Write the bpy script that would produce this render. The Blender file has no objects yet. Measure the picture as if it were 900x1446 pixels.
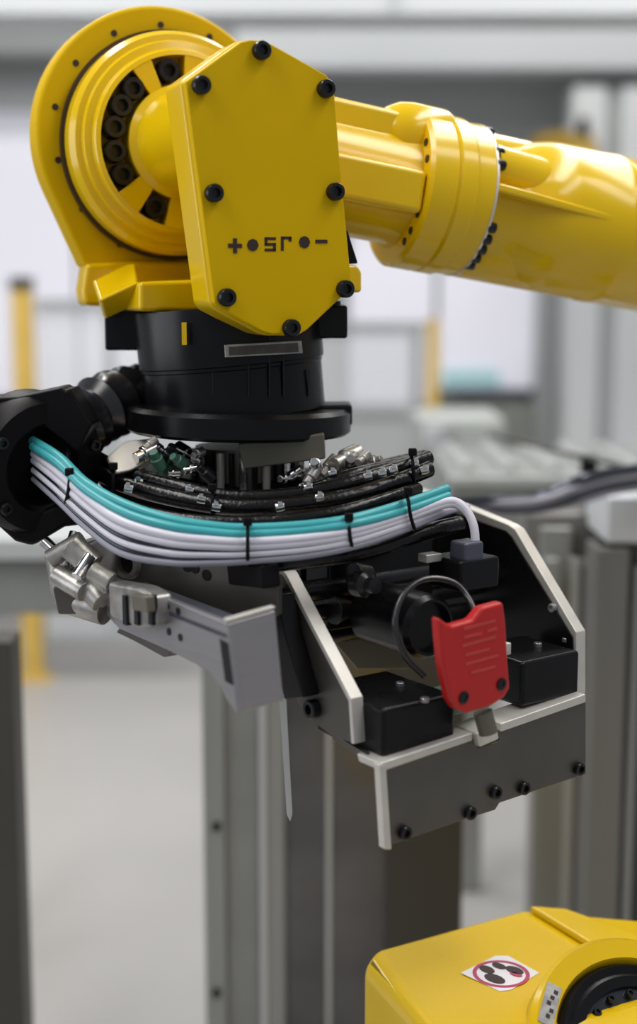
import bpy, bmesh, math, random
from mathutils import Vector, Matrix
random.seed(4)
V = Vector
S = bpy.context.scene
COL = S.collection
# ------------------------------------------------------------------ camera
H = 1.8; PITCH = math.radians(8.9); F = 2000.0
FW = V((0, math.cos(PITCH), -math.sin(PITCH))); UP = V((0, math.sin(PITCH), math.cos(PITCH)))
cam_d = bpy.data.cameras.new('camera'); cam = bpy.data.objects.new('camera', cam_d); COL.objects.link(cam)
cam.location = (0, 0, H); cam.rotation_euler = (math.pi/2 - PITCH, 0, 0)
cam_d.sensor_fit = 'HORIZONTAL'; cam_d.sensor_width = 36; cam_d.lens = F/900*36
cam_d.clip_start = .05; cam_d.clip_end = 100
cam_d.dof.use_dof = True; cam_d.dof.focus_distance = 2.02; cam_d.dof.aperture_fstop = 2.0
S.camera = cam
# ------------------------------------------------------------------ world, lights, exposure
S.view_settings.view_transform = 'Standard'; S.view_settings.look = 'None'
S.view_settings.gamma = 1; S.view_settings.use_curve_mapping = False
S.view_settings.exposure = 0.0
w = bpy.data.worlds.new('hall_ambient'); S.world = w; w.use_nodes = True
bg = w.node_tree.nodes['Background']; bg.inputs[0].default_value = (.86, .92, 1, 1); bg.inputs[1].default_value = .30
def area(name, loc, rot, sx, sy, power, col=(1, .98, .95)):
    d = bpy.data.lights.new(name, 'AREA'); d.shape = 'RECTANGLE'; d.size = sx; d.size_y = sy; d.energy = power; d.color = col
    o = bpy.data.objects.new(name, d); COL.objects.link(o); o.location = loc; o.rotation_euler = rot; return o
area('hall_lamp_strip', (-1.3, 3.2, 4.3), (0, 0, 0), .5, 5, 95)
area('hall_lamp_strip', (1.5, 3.2, 4.3), (0, 0, 0), .5, 5, 95)
area('hall_lamp_strip', (0, 5.6, 4.4), (0, 0, 0), 7, .6, 90)
area('hall_lamp_strip', (-1.6, .6, 3.9), (0, 0, 0), .4, 2.5, 26)
area('hall_lamp_strip', (2.0, .6, 3.9), (0, 0, 0), .4, 2.5, 22)
area('side_fill_light', (-3.2, 1.6, 2.2), (0, math.radians(-90), 0), 1.6, 2.4, 34, (.92, .95, 1))  # fill light added at left to brighten side faces, no visible source

# ------------------------------------------------------------------ pixel / point helpers
def ray(px, py): return FW + V((1, 0, 0))*((px-450)/F) - UP*((py-723)/F)
def P(px, py, Y):
    r = ray(px, py); return V((0, 0, H)) + r*(Y/r.y)
def ON(px, py, o, n):
    r = ray(px, py); c = V((0, 0, H)); return c + r*((o-c).dot(n)/r.dot(n))
def yaw(deg):
    a = math.radians(deg); return V((math.sin(a), -math.cos(a), 0))
def frame(n):
    n = n.normalized(); up = V((0, 0, 1))
    if abs(n.z) > .95: up = V((0, 1, 0))
    u = up.cross(n).normalized(); v = n.cross(u); return u, v, n

# ------------------------------------------------------------------ materials
def mat(name, col, rough=.5, metal=0, var=.08, scale=6, bump=0, coat=0, emit=0, alpha=None, stretch=None, spec=.5):
    m = bpy.data.materials.new(name); m.use_nodes = True; nt = m.node_tree; b = nt.nodes['Principled BSDF']
    tc = nt.nodes.new('ShaderNodeTexCoord'); mp = nt.nodes.new('ShaderNodeMapping')
    if stretch: mp.inputs['Scale'].default_value = stretch
    nz = nt.nodes.new('ShaderNodeTexNoise'); nz.inputs['Scale'].default_value = scale; nz.inputs['Detail'].default_value = 5
    nt.links.new(tc.outputs['Object'], mp.inputs[0]); nt.links.new(mp.outputs[0], nz.inputs['Vector'])
    rp = nt.nodes.new('ShaderNodeValToRGB'); rp.color_ramp.elements[0].position = .3; rp.color_ramp.elements[1].position = .7
    rp.color_ramp.elements[0].color = tuple(max(0, c*(1-var)) for c in col)+(1,)
    rp.color_ramp.elements[1].color = tuple(min(1, c*(1+var)) for c in col)+(1,)
    nt.links.new(nz.outputs['Fac'], rp.inputs[0]); nt.links.new(rp.outputs[0], b.inputs['Base Color'])
    mr = nt.nodes.new('ShaderNodeMapRange'); mr.inputs['To Min'].default_value = max(.02, rough*.85); mr.inputs['To Max'].default_value = min(1, rough*1.15)
    nt.links.new(nz.outputs['Fac'], mr.inputs[0]); nt.links.new(mr.outputs[0], b.inputs['Roughness'])
    b.inputs['Metallic'].default_value = metal; b.inputs['Specular IOR Level'].default_value = spec
    if coat: b.inputs['Coat Weight'].default_value = coat; b.inputs['Coat Roughness'].default_value = .08
    if bump:
        bp = nt.nodes.new('ShaderNodeBump'); bp.inputs['Strength'].default_value = bump; bp.inputs['Distance'].default_value = .002
        nt.links.new(nz.outputs['Fac'], bp.inputs['Height']); nt.links.new(bp.outputs[0], b.inputs['Normal'])
    if emit:
        nt.links.new(rp.outputs[0], b.inputs['Emission Color']); b.inputs['Emission Strength'].default_value = emit
    if alpha is not None: b.inputs['Alpha'].default_value = alpha
    return m
M = dict(
    yellow=mat('yellow_enamel', (.78, .50, .0015), .20, 0, .03, 5, coat=.25, spec=.35),
    yellow_shaded=mat('yellow_enamel_shaded', (.67, .42, .0), .50, 0, .03, 6, spec=.12),  # same enamel, darkened and dulled: shade on camera-facing plates put into the colour
    yellow_post=mat('yellow_post_paint', (.72, .48, .10), .5),
    black=mat('black_coating', (.005, .005, .006), .28, 0, .2, 20, spec=.25),
    bolt=mat('black_oxide_steel', (.012, .012, .014), .28, .3, .2, 40),
    rubber=mat('black_rubber', (.005, .004, .005), .45, 0, .2, 20, spec=.14),
    hose=mat('corrugated_black_plastic', (.016, .015, .017), .24, 0, .2, 20, spec=.7),
    braid=mat('braided_black_sleeve', (.003, .0025, .003), .22, 0, .5, 160, bump=.5, spec=.4),
    dark=mat('dark_ink', (.03, .012, .008), .6),
    seal=mat('dark_seal', (.035, .015, .004), .5),
    teal=mat('teal_cable_jacket', (.05, .38, .41), .35, 0, .05),
    white=mat('white_cable_jacket', (.70, .68, .76), .38, 0, .05),
    grey_cable=mat('grey_cable_jacket', (.30, .30, .36), .4),
    steel=mat('brushed_steel', (.40, .385, .40), .36, .85, .03, 12, stretch=(1, 1, 14)),
    steel_light=mat('satin_steel_edge', (.66, .63, .58), .42, .45, .06, 25),
    steel_dark=mat('dark_stainless', (.135, .128, .115), .40, .8, .12, 8),
    cast=mat('cast_aluminium', (.40, .385, .36), .36, .75, .35, 30, bump=.7),
    khaki=mat('khaki_steel', (.15, .138, .105), .45, .4, .1, 10),
    chrome=mat('chrome', (.72, .70, .70), .14, 1, .1, 30),
    red=mat('red_plastic', (.50, .010, .010), .38, 0, .05, 20),
    red_print=mat('worn_red_print', (.54, .05, .045), .5),
    green=mat('green_plastic', (.06, .17, .12), .4),
    alu=mat('anodised_aluminium', (.34, .35, .34), .38, .6, .06, 3, stretch=(8, 8, .4)),
    alu_light=mat('light_aluminium', (.58, .59, .58), .35, .5, .05, 3, stretch=(8, 8, .4)),
    panel=mat('stainless_panel', (.15, .147, .15), .22, .85, .3, 3, stretch=(1, 1, 1.4)),  # broad tone variation stands for brushed wear and painted-in soft reflections
    panel_dark=mat('dark_steel_panel', (.06, .058, .052), .38, .4, .12, 2),
    warm=mat('warm_grey_steel', (.20, .195, .185), .4, .3, .04, 3, stretch=(4, 4, .4)),
    post_dark=mat('charcoal_post_paint', (.05, .048, .042), .5),
    floor=mat('polished_concrete', (.44, .425, .41), .35, 0, .05, 1.3),
    wall=mat('pale_grey_cladding', (.52, .54, .54), .6, 0, .04, .8),
    wall_mid=mat('mid_grey_paint', (.44, .46, .46), .6, 0, .04, .8),
    wall_pale=mat('pale_column_paint', (.74, .76, .77), .5, 0, .04, .8),
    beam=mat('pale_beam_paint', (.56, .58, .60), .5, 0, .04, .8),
    beam_dark=mat('grey_beam_paint', (.30, .31, .31), .6, 0, .04, .8),
    window=mat('bright_frosted_pane', (.83, .82, .90), .4, 0, .02, .6, emit=.30),
    frame_m=mat('grey_frame', (.40, .42, .43), .5),
    poly=mat('clear_fence_sheet', (.80, .82, .85), .25, 0, .02, 1, alpha=.35),
    cabinet=mat('pale_cabinet', (.42, .44, .42), .5),
    cabinet_d=mat('grey_green_wainscot', (.30, .31, .28), .6, 0, .04, .8),
    conveyor=mat('grey_machine_bed', (.27, .28, .27), .5, .2),
    sticker=mat('white_sticker', (.82, .78, .80), .4),
    pink=mat('crimson_ring', (.45, .03, .10), .4),
    nameplate=mat('engraved_nameplate', (.08, .07, .055), .4, .4, .3, 60),
    tag=mat('grey_nameplate', (.35, .34, .33), .35, .5, .3, 60),
    steelblue=mat('blued_steel', (.06, .065, .08), .2, .8, .2, 12),
    tint=mat('blue_grey_anodised', (.10, .105, .14), .35, .5),
    teal_print=mat('teal_strip', (.35, .60, .62), .5, emit=.3),
    amber=mat('amber_cover', (.42, .26, .01), .45),
)
# ------------------------------------------------------------------ object helpers
WL = {}
def world_loc(o): return WL.get(o.name, V((0, 0, 0)))
def place(o, wl, parent):
    if parent: o.parent = parent; o.location = V(wl) - world_loc(parent)
    else: o.location = wl
    COL.objects.link(o); WL[o.name] = V(wl)
def tag(o, label=None, cat=None, group=None, kind=None):
    if label: o['label'] = label
    if cat: o['category'] = cat
    if group: o['group'] = group
    if kind: o['kind'] = kind
    return o
def thing(name, loc, label, cat, group=None):
    o = bpy.data.objects.new(name, None); o.empty_display_size = .05; place(o, loc, None); return tag(o, label, cat, group)
def mk(name, bm, m, parent=None, bevel=0, smooth=35, seg=2, label=None):
    bmesh.ops.recalc_face_normals(bm, faces=bm.faces)
    lo = V([min(v.co[i] for v in bm.verts) for i in range(3)]); hi = V([max(v.co[i] for v in bm.verts) for i in range(3)])
    c = (lo+hi)/2
    for v in bm.verts: v.co -= c
    me = bpy.data.meshes.new(name); bm.to_mesh(me); bm.free(); me.materials.append(M[m])
    for p in me.polygons: p.use_smooth = True
    me.set_sharp_from_angle(angle=math.radians(smooth))
    o = bpy.data.objects.new(name, me); place(o, c, parent)
    if bevel:
        b = o.modifiers.new('bevel', 'BEVEL'); b.width = bevel; b.segments = seg; b.limit_method = 'ANGLE'; b.angle_limit = math.radians(30); b.harden_normals = True
    if label: o['label'] = label
    return o
def prism(bm, pts, ext):
    """solid from a planar outline swept by a vector"""
    a = [bm.verts.new(p) for p in pts]; b = [bm.verts.new(p+ext) for p in pts]; n = len(pts)
    bm.faces.new(a); bm.faces.new(list(reversed(b)))
    for i in range(n): bm.faces.new((a[i], b[i], b[(i+1) % n], a[(i+1) % n]))
def box(bm, o, a, b, c): prism(bm, [o, o+a, o+a+b, o+b], c)
def lathe(bm, c, n, prof, seg=48, a0=0, a1=360, scale_u=1):
    u, v, n = frame(n); full = abs(a1-a0) >= 360; cnt = seg if full else seg+1
    rings = []
    for r, h in prof:
        if r < 1e-6: rings.append([bm.verts.new(c+n*h)]*cnt); continue
        rings.append([bm.verts.new(c+n*h+(u*math.cos(t)*scale_u+v*math.sin(t))*r) for t in [math.radians(a0+(a1-a0)*i/seg) for i in range(cnt)]])
    for k in range(len(rings)-1):
        A, B = rings[k], rings[k+1]
        for i in range(cnt if full else cnt-1):
            j = (i+1) % cnt; q = []
            for x in (A[i], A[j], B[j], B[i]):
                if x not in q: q.append(x)
            if len(q) >= 3:
                try: bm.faces.new(q)
                except ValueError: pass
def cyl(bm, p, q, r, r2=None, seg=24):
    d = q-p; L = d.length; r2 = r if r2 is None else r2
    lathe(bm, p, d, [(0, 0), (r, 0), (r2, L), (0, L)], seg)
def spline(pts, n=8):
    out = []; Q = [pts[0]*2-pts[1]]+list(pts)+[pts[-1]*2-pts[-2]]
    for i in range(1, len(Q)-2):
        p0, p1, p2, p3 = Q[i-1:i+3]
        for k in range(n):
            t = k/n; out.append(.5*((2*p1)+(p2-p0)*t+(2*p0-5*p1+4*p2-p3)*t*t+(3*p1-p0-3*p2+p3)*t**3))
    out.append(pts[-1].copy()); return out
def tube(bm, pts, r, seg=12, n=8, rib=0, smooth=True):
    pts = spline(pts, n) if smooth else pts
    t = (pts[1]-pts[0]).normalized(); u = t.orthogonal().normalized(); prev = None; first = None
    for i, p in enumerate(pts):
        t = (pts[min(i+1, len(pts)-1)]-pts[max(i-1, 0)]).normalized()
        u = (u-t*u.dot(t)).normalized(); v = t.cross(u)
        rr = r*(1+(rib if i % 2 else -rib))
        ring = [bm.verts.new(p+(u*math.cos(a)+v*math.sin(a))*rr) for a in [2*math.pi*k/seg for k in range(seg)]]
        if prev:
            for k in range(seg): bm.faces.new((prev[k], prev[(k+1) % seg], ring[(k+1) % seg], ring[k]))
        else: first = ring
        prev = ring
    bm.faces.new(first); bm.faces.new(prev)
def bolt_mesh(r, h, name):
    bm = bmesh.new(); n = 20; ri = r*.55
    def ring(rad, z, k=n): return [bm.verts.new((rad*math.cos(2*math.pi*i/k), rad*math.sin(2*math.pi*i/k), z)) for i in range(k)]
    a = ring(r, -h*.2); b = ring(r, h*.85); c = ring(r*.9, h); d = ring(ri, h); e = ring(ri*.95, h*.45)
    for x, y in ((a, b), (b, c), (c, d), (d, e)):
        for i in range(n): bm.faces.new((x[i], x[(i+1) % n], y[(i+1) % n], y[i]))
    bm.faces.new(e); bm.faces.new(list(reversed(a)))
    bmesh.ops.recalc_face_normals(bm, faces=bm.faces)
    me = bpy.data.meshes.new(name); bm.to_mesh(me); bm.free(); me.materials.append(M['bolt'])
    for p in me.polygons: p.use_smooth = True
    me.set_sharp_from_angle(angle=math.radians(35)); return me
BM = {}
def bolt(c, n, r, h, parent, name='bolt', m=None):
    k = (round(r, 4), round(h, 4), m)
    if k not in BM:
        BM[k] = bolt_mesh(r, h, 'bolt')
        if m: BM[k].materials[0] = M[m]
    o = bpy.data.objects.new(name, BM[k]); o.rotation_euler = n.to_track_quat('Z', 'Y').to_euler(); place(o, c, parent); return o
def disc(bm, c, n, r, h, seg=20): lathe(bm, c, n, [(0, -h), (r, -h), (r, h), (0, h)], seg)
def hull(pts):
    pts = sorted(set(pts)); 
    def cr(o, a, b): return (a[0]-o[0])*(b[1]-o[1])-(a[1]-o[1])*(b[0]-o[0])
    L = []
    for p in pts:
        while len(L) > 1 and cr(L[-2], L[-1], p) <= 0: L.pop()
        L.append(p)
    U = []
    for p in reversed(pts):
        while len(U) > 1 and cr(U[-2], U[-1], p) <= 0: U.pop()
        U.append(p)
    return L[:-1]+U[:-1]
def wbox(name, m, x0, y0, x1, y1, Y, depth=.1, parent=None, bevel=0, zfloor=False, ztop=None, label=None, kind=None):
    """upright box whose front stands at distance Y and spans these photo pixels"""
    yc = min(max((y0+y1)/2, -50), 1500); a = P(x0, yc, Y); b = P(x1, yc, Y); zt = P(x0, y0, Y).z if ztop is None else ztop; zb = 0 if zfloor else P(x0, y1, Y).z
    bm = bmesh.new(); box(bm, V((a.x, Y, zb)), V((b.x-a.x, 0, 0)), V((0, 0, zt-zb)), V((0, depth, 0)))
    o = mk(name, bm, m, parent, bevel)
    if kind: o['kind'] = kind
    if label and not kind: o['label'] = label
    return o

# ================================================================== the hall
bm = bmesh.new(); box(bm, V((-6, -3, -.1)), V((12, 0, 0)), V((0, 11.3, 0)), V((0, 0, .1))); tag(mk('floor', bm, 'floor'), kind='structure')
bm = bmesh.new(); box(bm, V((-6, 8.2, 0)), V((12, 0, 0)), V((0, .1, 0)), V((0, 0, 4.6))); WB = tag(mk('wall_back', bm, 'wall'), kind='structure')
bm = bmesh.new(); box(bm, V((-6, 8.14, 0)), V((12, 0, 0)), V((0, .06, 0)), V((0, 0, .16))); tag(mk('baseboard_back', bm, 'wall_mid', bevel=.01), kind='structure')
for x0, x1, y0, y1 in ((-60, 105, 150, 560), (110, 290, 150, 560), (495, 612, 300, 600), (622, 764, 300, 548)):
    wi = wbox('window_1', 'frame_m', x0-6, y0-6, x1+6, y1+6, 8.13, .07, kind='structure')
    wbox('pane', 'window', x0, y0, x1, y1, 8.11, .02, parent=wi)
for i, o in enumerate([o for o in COL.objects if o.name.startswith('window_1')]):
    wl_ = WL[o.name]; o.name = 'window_%d' % (i+1); WL[o.name] = wl_
for n_, m_, a in (('trim_1', 'beam', (-700, -60, 1900, 24, 6.2, .3)), ('trim_2', 'beam_dark', (-700, 22, 330, 78, 7.6, .4)),
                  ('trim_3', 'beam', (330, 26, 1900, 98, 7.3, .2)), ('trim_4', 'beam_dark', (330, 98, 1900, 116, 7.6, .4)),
                  ('trim_5', 'wall_mid', (-700, 78, 330, 152, 7.9, .2)), ('trim_12', 'wall_mid', (330, 116, 1900, 196, 7.9, .2)), ('trim_13', 'cabinet_d', (470, 570, 764, 900, 7.95, .15))):
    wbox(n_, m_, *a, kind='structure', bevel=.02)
wbox('trim_6', 'wall_mid', 556, -40, 560, 24, 6.18, .02, kind='structure')
wbox('trim_7', 'wall_mid', 762, 120, 800, 950, 7.82, .25, kind='structure', bevel=.01)
wbox('trim_8', 'wall_pale', 800, 120, 846, 950, 7.4, .25, kind='structure', bevel=.01)
wbox('trim_9', 'wall_mid', 846, 120, 868, 950, 7.45, .2, kind='structure', bevel=.01)
wbox('trim_10', 'wall_pale', 868, 120, 1150, 950, 7.4, .25, kind='structure', bevel=.01)
bm = bmesh.new(); box(bm, V((-6, 4.9, .0)), V((4.7, 0, 0)), V((0, .22, 0)), V((0, 0, .012))); tag(mk('trim_11', bm, 'conveyor'), kind='structure')

wbox('print_strip', 'teal_print', 624, 524, 706, 544, 8.04, .01, parent=wi)
# safety fences
f = thing('safety_fence', P(30, 960, 6.4)*1, 'clear-sheeted safety fence with yellow dark-capped post at far left', 'fence')
f.location.z = 0; WL[f.name] = f.location.copy()
bm = bmesh.new(); px = P(31, 500, 6.4); box(bm, V((px.x-.045, 6.4, 0)), V((.09, 0, 0)), V((0, .09, 0)), V((0, 0, 1.80))); mk('post', bm, 'yellow_post', f, .008)
bm = bmesh.new(); box(bm, V((px.x-.05, 6.395, 1.80)), V((.10, 0, 0)), V((0, .10, 0)), V((0, 0, .06))); mk('post_cap', bm, 'post_dark', f, .01)
bm = bmesh.new(); box(bm, V((px.x-.09, 6.38, .0)), V((.18, 0, 0)), V((0, .12, 0)), V((0, 0, .010))); mk('foot_plate', bm, 'yellow_post', f, .003)
a = P(50, 425, 6.42); b = P(290, 425, 6.42)
for z, nm in ((a.z-.04, 'rail'), (.18, 'rail')):
    bm = bmesh.new(); box(bm, V((a.x, 6.42, z)), V((b.x-a.x, 0, 0)), V((0, .04, 0)), V((0, 0, .05))); mk(nm, bm, 'frame_m', f, .004)
bm = bmesh.new(); box(bm, V((a.x, 6.44, .2)), V((b.x-a.x, 0, 0)), V((0, .006, 0)), V((0, 0, a.z-.22))); mk('clear_sheet', bm, 'poly', f)
for x in (150,):
    q = P(x, 500, 6.42); bm = bmesh.new(); box(bm, V((q.x, 6.425, .2)), V((.03, 0, 0)), V((0, .03, 0)), V((0, 0, a.z-.22))); mk('mullion', bm, 'frame_m', f)
f = thing('safety_fence', V((P(612, 500, 6.9).x, 6.9, 0)), 'grey-framed safety fence panel with slim yellow post, between robot wrist and bright window', 'fence')
px = P(612, 510, 6.9)
bm = bmesh.new(); box(bm, V((px.x-.03, 6.9, 0)), V((.06, 0, 0)), V((0, .06, 0)), V((0, 0, P(612, 450, 6.9).z))); mk('post', bm, 'yellow_post', f, .006)
a = P(400, 452, 6.92); b = P(600, 462, 6.92); c = P(600, 572, 6.92)
bm = bmesh.new(); box(bm, V((a.x, 6.92, a.z-.06)), V((b.x-a.x, 0, 0)), V((0, .05, 0)), V((0, 0, .05))); mk('rail', bm, 'frame_m', f, .004)
bm = bmesh.new(); box(bm, V((a.x, 6.92, c.z-.05)), V((b.x-a.x, 0, 0)), V((0, .05, 0)), V((0, 0, .05))); mk('rail', bm, 'frame_m', f, .004)
bm = bmesh.new(); box(bm, V((b.x-.06, 6.92, .02)), V((.05, 0, 0)), V((0, .05, 0)), V((0, 0, a.z-.08))); mk('mullion', bm, 'frame_m', f, .004)
bm = bmesh.new(); box(bm, V((a.x, 6.94, c.z)), V((b.x-a.x-.06, 0, 0)), V((0, .006, 0)), V((0, 0, a.z-c.z-.06))); mk('clear_sheet', bm, 'poly', f)
bm = bmesh.new(); box(bm, V((a.x, 6.94, .05)), V((b.x-a.x-.06, 0, 0)), V((0, .02, 0)), V((0, 0, c.z-.1))); mk('kick_panel', bm, 'wall_mid', f)
# screen under the bright window
o = wbox('window_sill', 'tint', 640, 549, 765, 560, 8.05, .08, parent=None, bevel=.005); tag(o, 'dark narrow sill ledge below the brightest window panel', 'ledge')
# grey machine cabinet and bed at right, mid distance
cb = thing('machine_cabinet', V((P(650, 620, 5.2).x, 5.2, 0)), 'pale grey machine cabinet with round knobs, standing behind the blue hose bundle', 'cabinet')
wbox('body', 'cabinet', 590, 592, 712, 800, 5.2, .5, cb, .01, zfloor=True)
wbox('access_panel', 'beam', 598, 600, 636, 640, 5.18, .02, cb, .004)
wbox('access_panel', 'cabinet', 642, 600, 700, 640, 5.18, .02, cb, .004)
for x, y in ((606, 625), (628, 608), (700, 630)):
    bm = bmesh.new(); disc(bm, P(x, y, 5.17), V((0, -1, 0)), .018, .015); mk('knob', bm, 'frame_m', cb)
cv = thing('conveyor_bed', V((P(740, 700, 3.9).x, 3.9, 0)), 'long grey conveyor bed with side rail behind the hoses at right', 'conveyor')
a = P(610, 648, 4.6); b = P(830, 655, 4.1); zz = b.z
bm = bmesh.new(); box(bm, V((a.x, 4.0, zz-.16)), V((2.4, 0, 0)), V((0, .7, 0)), V((0, 0, .14))); mk('bed', bm, 'conveyor', cv, .01)
bm = bmesh.new(); box(bm, V((a.x, 3.98, zz-.05)), V((2.4, 0, 0)), V((0, .03, 0)), V((0, 0, .03))); mk('side_rail', bm, 'cabinet', cv, .004)
for k in range(19):
    bm = bmesh.new(); p = V((a.x+.06+k*.125, 4.03, zz-.012)); cyl(bm, p, p+V((0, .64, 0)), .018, seg=12); mk('roller', bm, 'alu_light', cv)
for x in (a.x+.05, a.x+1.15, a.x+2.25):
    bm = bmesh.new(); box(bm, V((x, 4.05, 0)), V((.07, 0, 0)), V((0, .07, 0)), V((0, 0, zz-.16))); mk('leg', bm, 'alu', cv, .004)
gr = thing('guard_rail', P(830, 660, 3.3), 'thin dark sloping rail with black clamp above the hose bundle', 'rail')
bm = bmesh.new(); tube(bm, [P(690, 614, 4.0), P(800, 640, 3.45), P(900, 664, 3.1), P(980, 685, 2.9)], .006, 10); mk('rod', bm, 'post_dark', gr)
bm = bmesh.new(); a = P(832, 652, 3.34); box(bm, a+V((-.018, -.02, -.03)), V((.036, 0, 0)), V((0, .04, 0)), V((0, 0, .045))); mk('clamp', bm, 'rubber', gr, .005)
bm = bmesh.new(); cyl(bm, P(831, 665, 3.34), P(829, 720, 3.34), .006); mk('drop_rod', bm, 'post_dark', gr)
for k, (c0, dz) in enumerate((('grey_cable', 0), ('tint', 7), ('steelblue', 13), ('tint', -6), ('grey_cable', 17), ('steelblue', -11))):
    bm = bmesh.new()
    tube(bm, [P(610+k*6, 712+dz*.4, 2.75), P(690, 712+dz*.6, 2.8), P(760, 708+dz*.7, 2.85+k*.01), P(820, 688+dz*1.1, 2.9), P(880, 674+dz, 2.95), P(1000, 662+dz, 3.0), P(1300, 650+dz, 3.1)], .0085, 10)
    tag(mk('loose_hose', bm, c0, None), ['pale grey hose in the sagging bundle at right', 'blue-grey hose just below the middle of the sagging bundle at right', 'dark blue hose low in the sagging bundle at right', 'blue-grey hose high in the sagging bundle at right', 'pale grey hose lowest in the sagging bundle at right', 'dark blue hose topmost in the sagging bundle at right'][k], 'hose', 'hoses sagging in the background at right')
# white box and frame columns right
o = wbox('junction_box', 'beam', 858, 702, 960, 768, 3.0, .25, bevel=.008); tag(o, 'white junction box atop the dark column at right edge', 'box')
kb = thing('cell_frame', V((P(860, 900, 3.0).x, 3.0, 0)), 'warm grey steel column with dark edge panel at right border', 'column')
wbox('column', 'warm', 833, 775, 880, 1400, 3.0, .12, kb, .006, zfloor=True)
wbox('cross_plate', 'panel_dark', 845, 768, 960, 850, 3.03, .1, kb, .006)
wbox('side_panel', 'post_dark', 880, 850, 960, 1400, 3.06, .05, kb, .004, zfloor=True)
wbox('edge_strip', 'alu', 886, 800, 897, 1400, 3.02, .03, kb, .002, zfloor=True)
kc = thing('aluminium_frame', V((P(790, 1200, 3.1).x, 3.2, 0)), 'pale aluminium frame post with bright edges, behind the right side of the gripper', 'column')
wbox('column', 'alu', 755, 745, 800, 1400, 3.2, .10, kc, .006, zfloor=True)
wbox('edge_strip', 'alu_light', 800, 790, 812, 1400, 3.16, .05, kc, .003, zfloor=True)
wbox('glass_strip', 'wall_mid', 812, 790, 833, 1400, 3.2, .05, kc, .003, zfloor=True)
wbox('top_block', 'warm', 740, 725, 845, 790, 3.22, .12, kc, .008)
wbox('bracket', 'alu', 770, 790, 790, 860, 3.15, .05, kc, .004)
# machine bench band behind the gripper at left
o = thing('machine_bench', V((P(60, 800, 3.5).x, 3.5, 0)), 'grey machine bench beam crossing low behind the silver fittings at left', 'bench')
wbox('beam', 'conveyor', -80, 790, 330, 868, 3.5, .12, o, .01)
wbox('top_plate', 'wall_mid', -80, 762, 330, 792, 3.46, .3, o, .006)
wbox('leg', 'post_dark', -70, 860, -40, 1400, 3.5, .1, o, .004, zfloor=True)
o = wbox('dark_post', 'post_dark', -60, 906, 24, 1400, 2.85, .1, bevel=.004, zfloor=True); tag(o, 'charcoal flat post at the lower left border', 'post')
# central column and stainless panels
mc = thing('machine_column', V((P(345, 1200, 3.0).x, 3.0, 0)), 'grey aluminium machine column with screws and a long groove, below the steel box arm', 'column')
wbox('left_flange', 'alu', 287, 850, 318, 1400, 3.0, .09, mc, .004, zfloor=True)
wbox('web', 'conveyor', 318, 850, 366, 1400, 3.015, .07, mc, .004, zfloor=True)
wbox('groove_strip', 'alu_light', 366, 850, 377, 1400, 2.995, .09, mc, .004, zfloor=True)
wbox('right_flange', 'alu', 377, 850, 402, 1400, 3.0, .09, mc, .004, zfloor=True)
for y in (1167, 1402): bolt(P(306, y, 2.998), V((0, -1, 0)), .010, .008, mc, 'screw')
mp_ = thing('partition', V((P(530, 1200, 3.1).x, 3.1, 0)), 'dark stainless machine panels with a pale seam, between the column and the floor gap', 'panel')
wbox('stainless_sheet', 'panel', 402, 880, 462, 1400, 3.08, .02, mp_, .002, zfloor=True)
wbox('seam_strip', 'alu_light', 461, 880, 468, 1400, 3.06, .04, mp_, .002, zfloor=True)
wbox('stainless_sheet', 'panel', 467, 880, 547, 1400, 3.08, .02, mp_, .002, zfloor=True)
wbox('dark_sheet', 'panel_dark', 547, 880, 655, 1400, 3.05, .05, mp_, .004, zfloor=True)

# ================================================================== yellow robot arm
TH = 23; N = yaw(TH); Uw = V((math.cos(math.radians(TH)), math.sin(math.radians(TH)), 0))
C0 = P(383, 265, 2.0)
rb = thing('industrial_robot', P(325, 430, 2.2), 'large yellow industrial robot wrist and forearm with octagonal cover plate marked J5', 'robot')
def wp(pts, off=0): return [ON(x, y, C0-N*off, N) for x, y in pts]
plate = [(262, 115), (340, 59), (352, 56), (372, 57), (384, 62), (462, 106), (470, 118), (473, 130), (480, 220), (497, 400), (494, 409), (434, 466), (424, 472), (384, 472), (372, 469), (310, 436), (303, 428)]
bm = bmesh.new(); prism(bm, wp(plate), -N*.016); cover = mk('cover_plate', bm, 'yellow_shaded', rb, .0025)
# housing block behind the plate
cx = sum(p[0] for p in plate)/len(plate); cy = sum(p[1] for p in plate)/len(plate)
big = [(cx+(x-cx)*1.015, cy+(y-cy)*1.012) for x, y in plate]
q = [ON(x, y, C0, N)-N*.0165 for x, y in big]
bm = bmesh.new(); prism(bm, q, -N*.075); mk('wrist_housing', bm, 'yellow', rb, .006, seg=3)
for x, y in ((368, 72), (283, 121), (459, 126), (301, 273), (472, 271), (319, 420), (486, 408), (410, 463)):
    bolt(ON(x, y, C0, N), N, .0125, .012, cover)
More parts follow.
